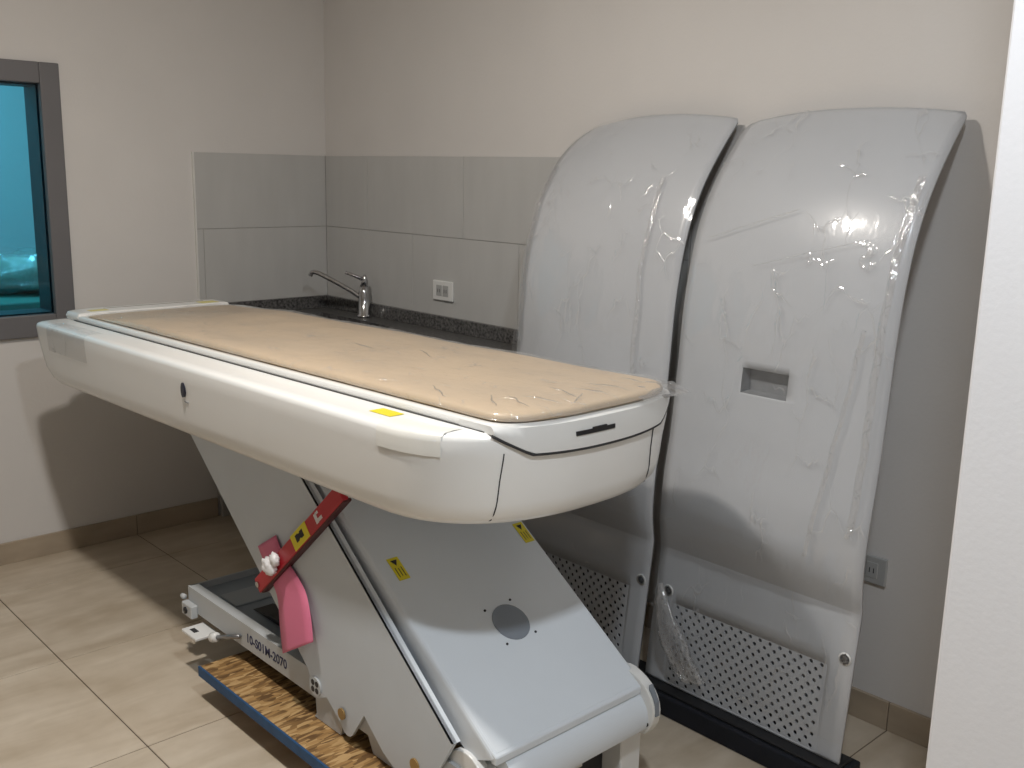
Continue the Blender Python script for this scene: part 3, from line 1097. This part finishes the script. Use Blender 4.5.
# label on the ledge, masking tape at the near right corner, oval button on the side
top_box('warning_label', 2.112, 2.182, TYC - 0.325, TYC - 0.289, 0.9438, 0.9443, M_yellow)
tape = []
tf = []
for i, x in enumerate((2.20, 2.24, 2.28, 2.32, 2.352)):
    h = BHW * (1 - ((max(x, BXR - LR) - (BXR - LR)) / LR) ** NR) ** (1 / NR)
    for (d, z) in ((-0.055, 0.9440), (-0.030, 0.9444), (-0.010, 0.9428), (-0.001, 0.9358), (0.0008, 0.925), (0.0002, 0.897)):
        tape.append(T((x, TYC - h - d, z)))
for i in range(4):
    for t in range(5):
        a = i * 6 + t
        tf.append((a, a + 1, a + 7, a + 6))
pydata('masking_tape', tape, tf, M_tapew, tab, True)
tape, tf = [], []
for i, x in enumerate((0.47, 0.62, 0.77)):
    for (d, z) in ((-0.06, 0.9436), (-0.030, 0.9444), (-0.010, 0.9428), (-0.001, 0.9358), (0.0008, 0.925), (0.0, 0.897), (-0.0035, 0.86)):
        tape.append(T((x, TYC - BHW - d, z)))
for i in range(2):
    for t in range(6):
        a = i * 7 + t
        tf.append((a, a + 1, a + 8, a + 7))
pydata('clear_tape', tape, tf, M_film2, tab, True)
bo = T((1.385, TYC - BHW - 0.0015, 0.878))
disc_y('oval_button', bo.x, bo.z, bo.y, bo.y + 0.006, 0.0095, 0.0190, mat('button_black', (0.012, 0.014, 0.03), 0.3, nscale=9, namt=0.1), tab)
box('button_mark', bo.x - 0.006, bo.x + 0.016, bo.y + 0.0072, bo.y + 0.011, bo.z - 0.033, bo.z - 0.030, mat('grey_print', (0.35, 0.35, 0.36), 0.6, nscale=9, namt=0.1), tab)

# --- mattress on the tray
mat_root = tag(empty('table_mattress', (1.55, -0.955, 0.96)), 'tan cushion mattress under clear plastic film on the white table', 'mattress')


def mfn(p):
    f = max(0.0, min(1, (p[0] - 0.47) / 0.5))
    f = f * f * (3 - 2 * f)
    d = 1 - min(1, abs((p[1] - TYC) / 0.25)) ** 2
    wv = 0.0025 * noise.noise(Vector((p[0] * 5, p[1] * 9, 1.0)))
    k = (p[2] - 0.9605)
    return (p[0], p[1], 0.9605 + k * (0.12 + 0.88 * f) + (wv if k > 0.01 else 0) * f)


ML = []
for z, d in ((0.9625, 0.003), (0.966, 0.0), (0.972, 0.001), (0.976, 0.004), (0.979, 0.011), (0.9815, 0.025), (0.983, 0.05), (0.984, 0.09), (0.9845, 0.16)):
    ML.append(outline(0.47 + d, 2.470 - d, 0.253 - d, 0.05, 3.5, 0.10, 3.0, z, 14, 40))
loft('cushion', ML, M_tan, mat_root, fn=mfn)


def ffn(p):
    q = mfn(p)
    k = 0.0020 + 0.0055 * abs(noise.noise(Vector((p[0] * 6 + p[1] * 3, p[1] * 16, 5.0)))) + 0.003 * abs(noise.noise(Vector((p[0] * 20, p[1] * 24, 9.0))))
    e = max(0, p[0] - 2.36) / 0.12
    return (q[0], q[1], q[2] + k + 0.004 * e * noise.noise(Vector((p[0] * 30, p[1] * 22, 2.0))))


FL = []
for z, d in ((0.9635, -0.008), (0.967, -0.005), (0.972, -0.003), (0.976, 0.0), (0.979, 0.008), (0.9815, 0.022), (0.983, 0.045), (0.9835, 0.07), (0.984, 0.10), (0.9842, 0.13), (0.9845, 0.16), (0.9845, 0.19)):
    FL.append(outline(0.47 + d, 2.470 - d, 0.253 - d, 0.05, 3.5, 0.10, 3.0, z, 14, 60))
loft('plastic_cover', FL, M_film2, mat_root, cap0=False, fn=ffn)
# a loose flap of film at the right far corner
fv, ff = [], []
for i in range(7):
    for j in range(7):
        s, t = i / 6, j / 6
        x = 2.405 + 0.080 * s + 0.01 * t
        yv = TYC + 0.10 + 0.15 * t
        fv.append(T((x, yv, 0.981 - 0.016 * s * s + 0.006 * noise.noise(Vector((s * 4, t * 4, 1))))))
for i in range(6):
    for j in range(6):
        a = i * 7 + j
        ff.append((a, a + 1, a + 8, a + 7))
pydata('film_flap', fv, ff, M_filmb, mat_root, True)

# short bright creases in the film near the right end
for k, (x0, y0, x1, y1) in enumerate(((2.44, -0.19, 2.34, -0.15), (2.455, -0.12, 2.36, -0.13), (2.455, -0.06, 2.33, -0.02), (2.46, 0.02, 2.38, 0.0), (2.455, 0.09, 2.35, 0.06),
                                      (2.44, 0.16, 2.36, 0.17), (2.25, -0.235, 2.16, -0.20), (2.38, -0.225, 2.31, -0.17), (2.46, -0.09, 2.42, -0.02), (1.90, 0.02, 1.80, 0.06), (1.72, -0.02, 1.60, 0.0))):
    vv, ff = [], []
    px_, py_ = y0 - y1, x1 - x0
    ln_ = math.hypot(px_, py_)
    for i in range(15):
        t = i / 14
        x, yv = x0 + (x1 - x0) * t, y0 + (y1 - y0) * t + 0.008 * noise.noise(Vector((t * 3, k, 0.5)))
        wd = 0.0016 * math.sin(math.pi * t) ** 0.5 + 0.0005
        edge = max(0.0, x - 2.43) / 0.04
        zb = 0.9885 - 0.008 * edge ** 2 - 0.006 * max(0, abs(yv) - 0.20) / 0.04
        for q, h in ((-1, 0.0), (0.1, 0.0022), (1, 0.0)):
            vv.append(T((x + px_ / ln_ * wd * q, TYC + yv + py_ / ln_ * wd * q, zb + h * math.sin(math.pi * t))))
    for i in range(14):
        for c in range(2):
            a = 3 * i + c
            ff.append((a, a + 1, a + 4, a + 3))
    pydata('film_crease', vv, ff, M_filmb, mat_root, True)

# --- scissor lift base
# base frame
YN, YF = -1.205, -0.705
bm = bmesh.new()
bm_box(bm, 1.100, 2.34, YN, YN + 0.006, 0.152, 0.222)
bm_box(bm, 1.100, 2.34, YN + 0.006, YN + 0.030, 0.216, 0.222)
from_bm('base_rail', bm, M_frameb, tab)
bm = bmesh.new()
bm_box(bm, 1.100, 2.34, YF - 0.006, YF, 0.152, 0.222)
bm_box(bm, 1.100, 2.34, YF - 0.030, YF - 0.006, 0.216, 0.222)
from_bm('base_rail', bm, M_frameb, tab)
box('end_rail', 1.100, 1.106, YN + 0.006, YF - 0.006, 0.152, 0.222, M_frameb, tab)
box('deck_plate', 1.106, 1.90, YN + 0.006, YF - 0.006, 0.196, 0.202, M_deck, tab)
obox('deck_brace', M_of((1.44, -1.0, 0.208), (1, 0.04, 0), (-0.04, 1, 0)), 0.46, 0.05, 0.014, M_arm, tab, 0.002)
obox('deck_brace', M_of((1.24, -0.95, 0.204), (1, 0.0, 0), (0, 1, 0)), 0.10, 0.40, 0.006, mat('deck_brace_grey', (0.42, 0.46, 0.50), 0.45, nscale=8, namt=0.08), tab, 0.002)
prism_y('lift_motor', [(1.33, 0.203), (1.60, 0.203), (1.62, 0.212), (1.55, 0.224), (1.42, 0.216)], -1.125, -1.055, M_black, tab, 0.004)
text_mesh('frame_number', '10-S01M-2070', 0.036, M_of((1.553, YN - 0.0006, 0.185), (1, 0, 0), (0, 0, 1)), M_inkblue, tab, 0.0003, 0.0006)
# left end fittings
fit = box('end_bracket', 1.098, 1.160, YN - 0.022, YN, 0.140, 0.180, M_frameb, tab, 0.003)
tube('bolt', [(1.126, YN - 0.026, 0.160), (1.126, YN - 0.020, 0.160)], 0.010, M_black, fit, 12)
tube('bolt', [(1.086, YN - 0.012, 0.190), (1.100, YN - 0.012, 0.190)], 0.008, M_frameb, fit, 12)
bm = bmesh.new()
bm_box(bm, 1.175, 1.265, YN - 0.060, YN + 0.010, 0.122, 0.131, 0.002)
lug = from_bm('slotted_tab', bm, M_white, tab)
box('tab_slot', 1.195, 1.225, YN - 0.045, YN - 0.030, 0.1311, 0.1316, M_dark, lug)
rod = tube('adjuster_rod', [(1.30, YN - 0.020, 0.138), (1.42, YN - 0.006, 0.180)], 0.006, M_steel, tab, 10)
tube('rod_knob', [(1.285, YN - 0.022, 0.133), (1.289, YN - 0.0215, 0.134), (1.310, YN - 0.019, 0.141), (1.314, YN - 0.0185, 0.142)], [0.009, 0.014, 0.014, 0.009], M_white, rod, 14)
# feet
prism_y('foot', [(1.790, 0.205), (1.802, 0.114), (1.786, 0.1005), (1.905, 0.1005), (1.918, 0.150), (1.875, 0.205)], YN - 0.002, YN + 0.055, M_frameb, tab, 0.002)
prism_y('foot', [(1.790, 0.205), (1.802, 0.114), (1.786, 0.1005), (1.905, 0.1005), (1.918, 0.150), (1.875, 0.205)], YF - 0.055, YF + 0.002, M_frameb, tab, 0.002)
for y0, y1 in ((YN + 0.02, YN + 0.07), (YF - 0.080, YF - 0.010)):
    prism_y('foot', [(2.30, 0.24), (2.30, 0.0), (2.425, 0.0), (2.425, 0.19), (2.41, 0.24)], y0, y1, M_white, tab, 0.003)
prism_y('link_guard', [(1.965, 0.205), (2.02, 0.1005), (2.20, 0.1005), (2.20, 0.205)], YN + 0.012, YN + 0.02, M_frameb, tab)


# big scissor plates
def arc(cx, cz, r, a0, a1, n=7):
    return [(cx + r * math.cos(math.radians(a0 + (a1 - a0) * k / n)), cz + r * math.sin(math.radians(a0 + (a1 - a0) * k / n))) for k in range(n + 1)]


plate = [(1.086, 0.785), (1.427, 0.513), (1.640, 0.343), (1.781, 0.228)] + arc(1.815, 0.197, 0.030, 150, 300, 8) + [(1.862, 0.187)] + arc(1.950, 0.152, 0.027, 200, 315, 6) + [(2.019, 0.207), (2.090, 0.150), (2.150, 0.120)] \
    + arc(2.205, 0.165, 0.058, 240, 320, 5) + [(2.341, 0.283), (1.690, 0.785)]
prism_y('scissor_plate', plate, YN - 0.012, YN - 0.004, M_plate, tab)
pv = disc_y('pivot_bolt', 1.817, 0.198, YN - 0.0165, YN - 0.012, 0.024, 0.024, M_frameb, tab)
for k in range(4):
    a = math.pi / 4 + k * math.pi / 2
    disc_y('pivot_hole', 1.817 + 0.0125 * math.cos(a), 0.198 + 0.0125 * math.sin(a), YN - 0.0172, YN - 0.016, 0.0075, 0.0075, M_black, pv, 12)
disc_y('zinc_bolt', 1.934, 0.176, YN - 0.019, YN - 0.015, 0.014, 0.014, M_brass, tab, 16)
disc_y('zinc_bolt', 2.211, 0.174, YN - 0.016, YN - 0.012, 0.015, 0.015, M_brass, tab, 16)
# folded bright edge of the plate (towards the inner arm)
prism_y('plate_flange', [(1.690, 0.785), (2.341, 0.283), (2.333, 0.279), (1.682, 0.781)], YN - 0.012, YN + 0.006, M_arm, tab)

# inner arm box: sloping cover
AX0, AZ0, AX1, AZ1 = 1.690, 0.782, 2.430, 0.282
ax = Vector((AX1 - AX0, 0, AZ1 - AZ0))
AL = ax.length
exv = ax.normalized()
nrm = Vector((-exv.z, 0, exv.x))        # up and to the right
if nrm.z < 0:
    nrm = -nrm
YA0, YA1 = -1.186, -0.722
mid = Vector(((AX0 + AX1) / 2, (YA0 + YA1) / 2, (AZ0 + AZ1) / 2))
FA = M_of(mid - nrm * 0.06, exv, Vector((0, 1, 0)))
if (FA.to_3x3() @ Vector((0, 0, 1))).dot(nrm) < 0:
    pass
bm = bmesh.new()
bm_box(bm, -AL / 2, AL / 2, YA0 - mid.y, YA1 - mid.y, -0.06, 0.06)
sg = 1 if (FA.to_3x3() @ Vector((0, 0, 1))).dot(nrm) > 0 else -1
es = [e for e in bm.edges if all(v.co.z * sg > 0 for v in e.verts) and all(v.co.y < 0 for v in e.verts)]
bmesh.ops.bevel(bm, geom=es, offset=0.012, segments=4, affect='EDGES', profile=0.5)
es = [e for e in bm.edges if all(v.co.z * sg > 0.059 for v in e.verts) and (all(v.co.y > 0.2 for v in e.verts) or all(v.co.x > AL / 2 - 1e-4 for v in e.verts))]
bmesh.ops.bevel(bm, geom=es, offset=0.006, segments=2, affect='EDGES', profile=0.5)
for v in bm.verts:
    # cut the lower end plumb
    p = FA @ v.co
    if v.co.x > AL / 2 - 0.02:
        p.x = min(p.x, AX1)
    if p.z < 0.27 and p.x > 2.2:
        p.z = max(p.z, 0.245)
    v.co = p
arm = from_bm('arm_cover', bm, M_arm, tab)


def on_arm(s, yv, h=0.0):
    """s: distance down from the top along the slope"""
    return Vector((AX0, yv, AZ0)) + exv * s + nrm * h


def arm_frame(s, yv, h):
    return M_of(on_arm(s, yv, h), exv, Vector((0, 1, 0)).cross(Vector((0, 0, 0))) if False else Vector((0, 1, 0)))


sdisc = (Vector((2.224, 0, 0.437)) - Vector((AX0, 0, AZ0))).dot(exv)
bm = bmesh.new()
bmesh.ops.create_cone(bm, cap_ends=True, segments=36, radius1=0.047, radius2=0.047, depth=0.003)
bmesh.ops.transform(bm, matrix=arm_frame(sdisc, -0.947, 0.0012), verts=bm.verts[:])
from_bm('cover_disc', bm, M_disc, tab)
for dx, dy in ((-0.048, -0.045), (-0.052, 0.036), (0.046, -0.046), (0.044, 0.044)):
    bm = bmesh.new()
    bmesh.ops.create_cone(bm, cap_ends=True, segments=10, radius1=0.003, radius2=0.003, depth=0.002)
    bmesh.ops.transform(bm, matrix=arm_frame(sdisc + dx, -0.947 + dy, 0.001), verts=bm.verts[:])
    from_bm('screw_hole', bm, M_ink, tab)
for (px_, pz_, yv) in ((2.037, 0.548, -1.132), (2.041, 0.545, -0.745)):
    s = (Vector((px_, 0, pz_)) - Vector((AX0, 0, AZ0))).dot(exv)
    F = arm_frame(s, yv, 0.0009)
    lb = obox('warning_label', F, 0.062, 0.030, 0.0012, M_yellow, tab)
    bm = bmesh.new()
    for a in range(3):
        pass
    tri = [(-0.024, -0.009), (-0.024, 0.009), (-0.008, 0.0)]
    va = [bm.verts.new(F @ Vector((a, b, 0.0008))) for a, b in tri]
    vb = [bm.verts.new(F @ Vector((a, b, -0.0012))) for a, b in tri]
    bm.faces.new(va)
    bm.faces.new(vb[::-1])
    for k in range(3):
        bm.faces.new((va[k], vb[k], vb[(k + 1) % 3], va[(k + 1) % 3]))
    bm_b = bm
    o = from_bm('warning_mark', bm_b, M_ink, lb)
    for k in range(3):
        obox('print_line', F @ Matrix.Translation((0.010, -0.008 + 0.008 * k, -0.0002 if (F.to_3x3() @ Vector((0, 0, 1))).dot(nrm) < 0 else 0.0008)), 0.026 - 0.004 * (k % 2), 0.0018, 0.0006, M_ink, lb)
# lower hinge: lip, roller cover, brackets
prism_y('hinge_lip', [(AX1 - 0.012, 0.288), (AX1 + 0.004, 0.280), (AX1 + 0.004, 0.262), (AX1 - 0.012, 0.262)], YA0 + 0.002, YA1 - 0.002, M_arm, tab, 0.002)
hx, hz = 2.372, 0.205
prism_y('roller_cover', [(AX1 - 0.05, 0.262)] + [(hx + 0.088 * math.cos(math.radians(a)), hz + 0.075 * math.sin(math.radians(a))) for a in range(48, -17, -4)] + [(hx + 0.076, hz - 0.022), (hx + 0.02, hz + 0.01)], YA0 + 0.030, YA1 - 0.012, M_arm, tab)
for near in (True, False):
    if near:
        y0, y1, cx, cz, ra, rb = YA0 - 0.010, YA0 + 0.016, 2.350, 0.180, 0.070, 0.080
    else:
        y0, y1, cx, cz, ra, rb = YA1 - 0.014, YA1 + 0.014, 2.380, 0.222, 0.094, 0.085
    br = [(cx - 0.067, cz - 0.052), (cx - 0.067, cz + 0.018)] + [(cx + ra * math.cos(math.radians(a)), cz + rb * math.sin(math.radians(a))) for a in range(125, -41, -11)] + [(cx + 0.05, cz - 0.062)]
    hb = prism_y('hinge_bracket', br, y0, y1, M_white, tab, 0.003, 2)
    if not near:
        prism_y('bracket_pocket', [(cx + 0.072, cz + 0.066), (cx + 0.093, cz + 0.030), (cx + 0.0965, cz - 0.004), (cx + 0.082, cz - 0.004)], y0 + 0.007, y1 - 0.008, M_disc, hb)
        tube('bolt', [(cx + 0.076, y0 - 0.003, cz - 0.027), (cx + 0.076, y0 + 0.002, cz - 0.027)], 0.006, M_dark, hb, 10)
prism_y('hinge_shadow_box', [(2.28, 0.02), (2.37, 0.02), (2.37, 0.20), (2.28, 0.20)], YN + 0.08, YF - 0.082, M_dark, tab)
box('rating_plate', 2.371, 2.374, -0.93, -0.86, 0.100, 0.150, M_socket, tab)

# support columns between base and body so the table top is carried
prism_y('lift_arm', [(1.16, 0.74), (1.30, 0.785), (2.25, 0.19), (2.15, 0.15)], -1.10, -1.06, M_plate, tab)
prism_y('lift_arm', [(1.16, 0.74), (1.30, 0.785), (2.25, 0.19), (2.15, 0.15)], -0.85, -0.81, M_plate, tab)
box('top_carrier', 1.05, 2.10, -1.19, -0.72, 0.755, 0.790, M_plate, tab, 0.003)

# ------------------------------------------------------------------ red transport lock bar and pink tag
A = Vector((1.579, -1.232, 0.386))
B = Vector((1.968, -1.232, 0.735))
d = (B - A).normalized()
n2 = Vector((-d.z, 0, d.x))
bar = tag(empty('lock_bar', A), 'red transport lock bar with a yellow sticker, across the grey scissor plate', 'bar')
FB = M_of((A + B) / 2, d, n2)
obox('bar', FB, (B - A).length, 0.040, 0.016, M_red, bar, 0.003, 2)
obox('bar_spine', M_of((A + B) / 2 + n2 * -0.020 + Vector((0, 0.006, 0)), d, n2), (B - A).length * 0.98, 0.008, 0.022, mat('dark_red_edge', (0.06, 0.004, 0.006), 0.5, nscale=9, namt=0.1), bar, 0.002)
face = -0.0088


def on_bar(t, h=0.0, lift=0.0):
    p = A + (B - A) * t + n2 * h
    return Vector((p.x, A.y - 0.0082 - lift, p.z))


st = obox('yellow_sticker', M_of(on_bar(0.560, 0.001), d, n2), 0.088, 0.039, 0.0012, M_yellow, bar)
for k in range(3):
    obox('sticker_print', M_of(on_bar(0.535 + 0.025 * k, 0.003, 0.0007), d, n2), 0.016, 0.018 - 0.005 * (k % 2), 0.0005, M_ink, st)
wm = obox('white_mark', M_of(on_bar(0.745, 0.0), d, n2), 0.012, 0.024, 0.001, mat('white_print', (0.75, 0.72, 0.72), 0.5, nscale=9, namt=0.05), bar)
obox('white_mark', M_of(on_bar(0.775, -0.007), d, n2), 0.022, 0.008, 0.001, MATS['white_print'], bar)
obox('white_mark', M_of(on_bar(0.765, 0.010), d, n2), 0.014, 0.006, 0.001, MATS['white_print'], bar)
disc_y('end_screw', on_bar(0.022).x, on_bar(0.022).z, A.y - 0.012, A.y - 0.007, 0.008, 0.008, M_chrome, bar, 12)
disc_y('standoff', A.x + 0.035, A.z + 0.03, A.y + 0.006, -1.216, 0.010, 0.010, M_steel, bar, 12)
disc_y('standoff', B.x - 0.16, B.z - 0.143, A.y + 0.006, -1.2165, 0.010, 0.010, M_steel, bar, 12)
kn = on_bar(0.235, 0.002)
lump('tape_knot', (kn.x, kn.y - 0.012, kn.z), (0.026, 0.014, 0.022), M_tie, bar, 0.40, 2.2, 3, 4.2)
lump('tape_knot', (kn.x + 0.022, kn.y - 0.010, kn.z + 0.024), (0.015, 0.010, 0.018), M_tie, bar, 0.45, 2.6, 3, 1.2)
# tag: a bent card, the upper end above the bar, the long end hanging below
pk = tag(empty('pink_tag', (1.72, -1.222, 0.28)), 'blank pink card tag hanging behind the red lock bar', 'tag')
L0 = [(1.560, 0.484, -1.222), (1.600, 0.440, -1.2225), (1.640, 0.400, -1.2235), (1.663, 0.370, -1.227), (1.676, 0.325, -1.232), (1.688, 0.285, -1.236), (1.700, 0.246, -1.239)]
R0 = [(1.652, 0.540, -1.222), (1.690, 0.497, -1.2225), (1.742, 0.470, -1.2235), (1.790, 0.440, -1.226), (1.815, 0.410, -1.231), (1.832, 0.370, -1.235), (1.842, 0.330, -1.238)]
Ls = spline([(a, c, b) for a, b, c in L0], 4)
Rs = spline([(a, c, b) for a, b, c in R0], 4)
tv, tf = [], []
for a, b in zip(Ls, Rs):
    for k in range(5):
        t = k / 4
        p = a.lerp(b, t)
        tv.append((p.x, p.y - 0.004 * math.sin(math.pi * t) * (0.3 + 0.7 * min(1, max(0, (0.42 - p.z) / 0.1))), p.z))
for i in range(len(Ls) - 1):
    for k in range(4):
        a = i * 5 + k
        tf.append((a, a + 1, a + 6, a + 5))
card = pydata('card', tv, tf, M_pink, pk, True)
sm = card.modifiers.new('thick', 'SOLIDIFY')
sm.thickness = 0.0009
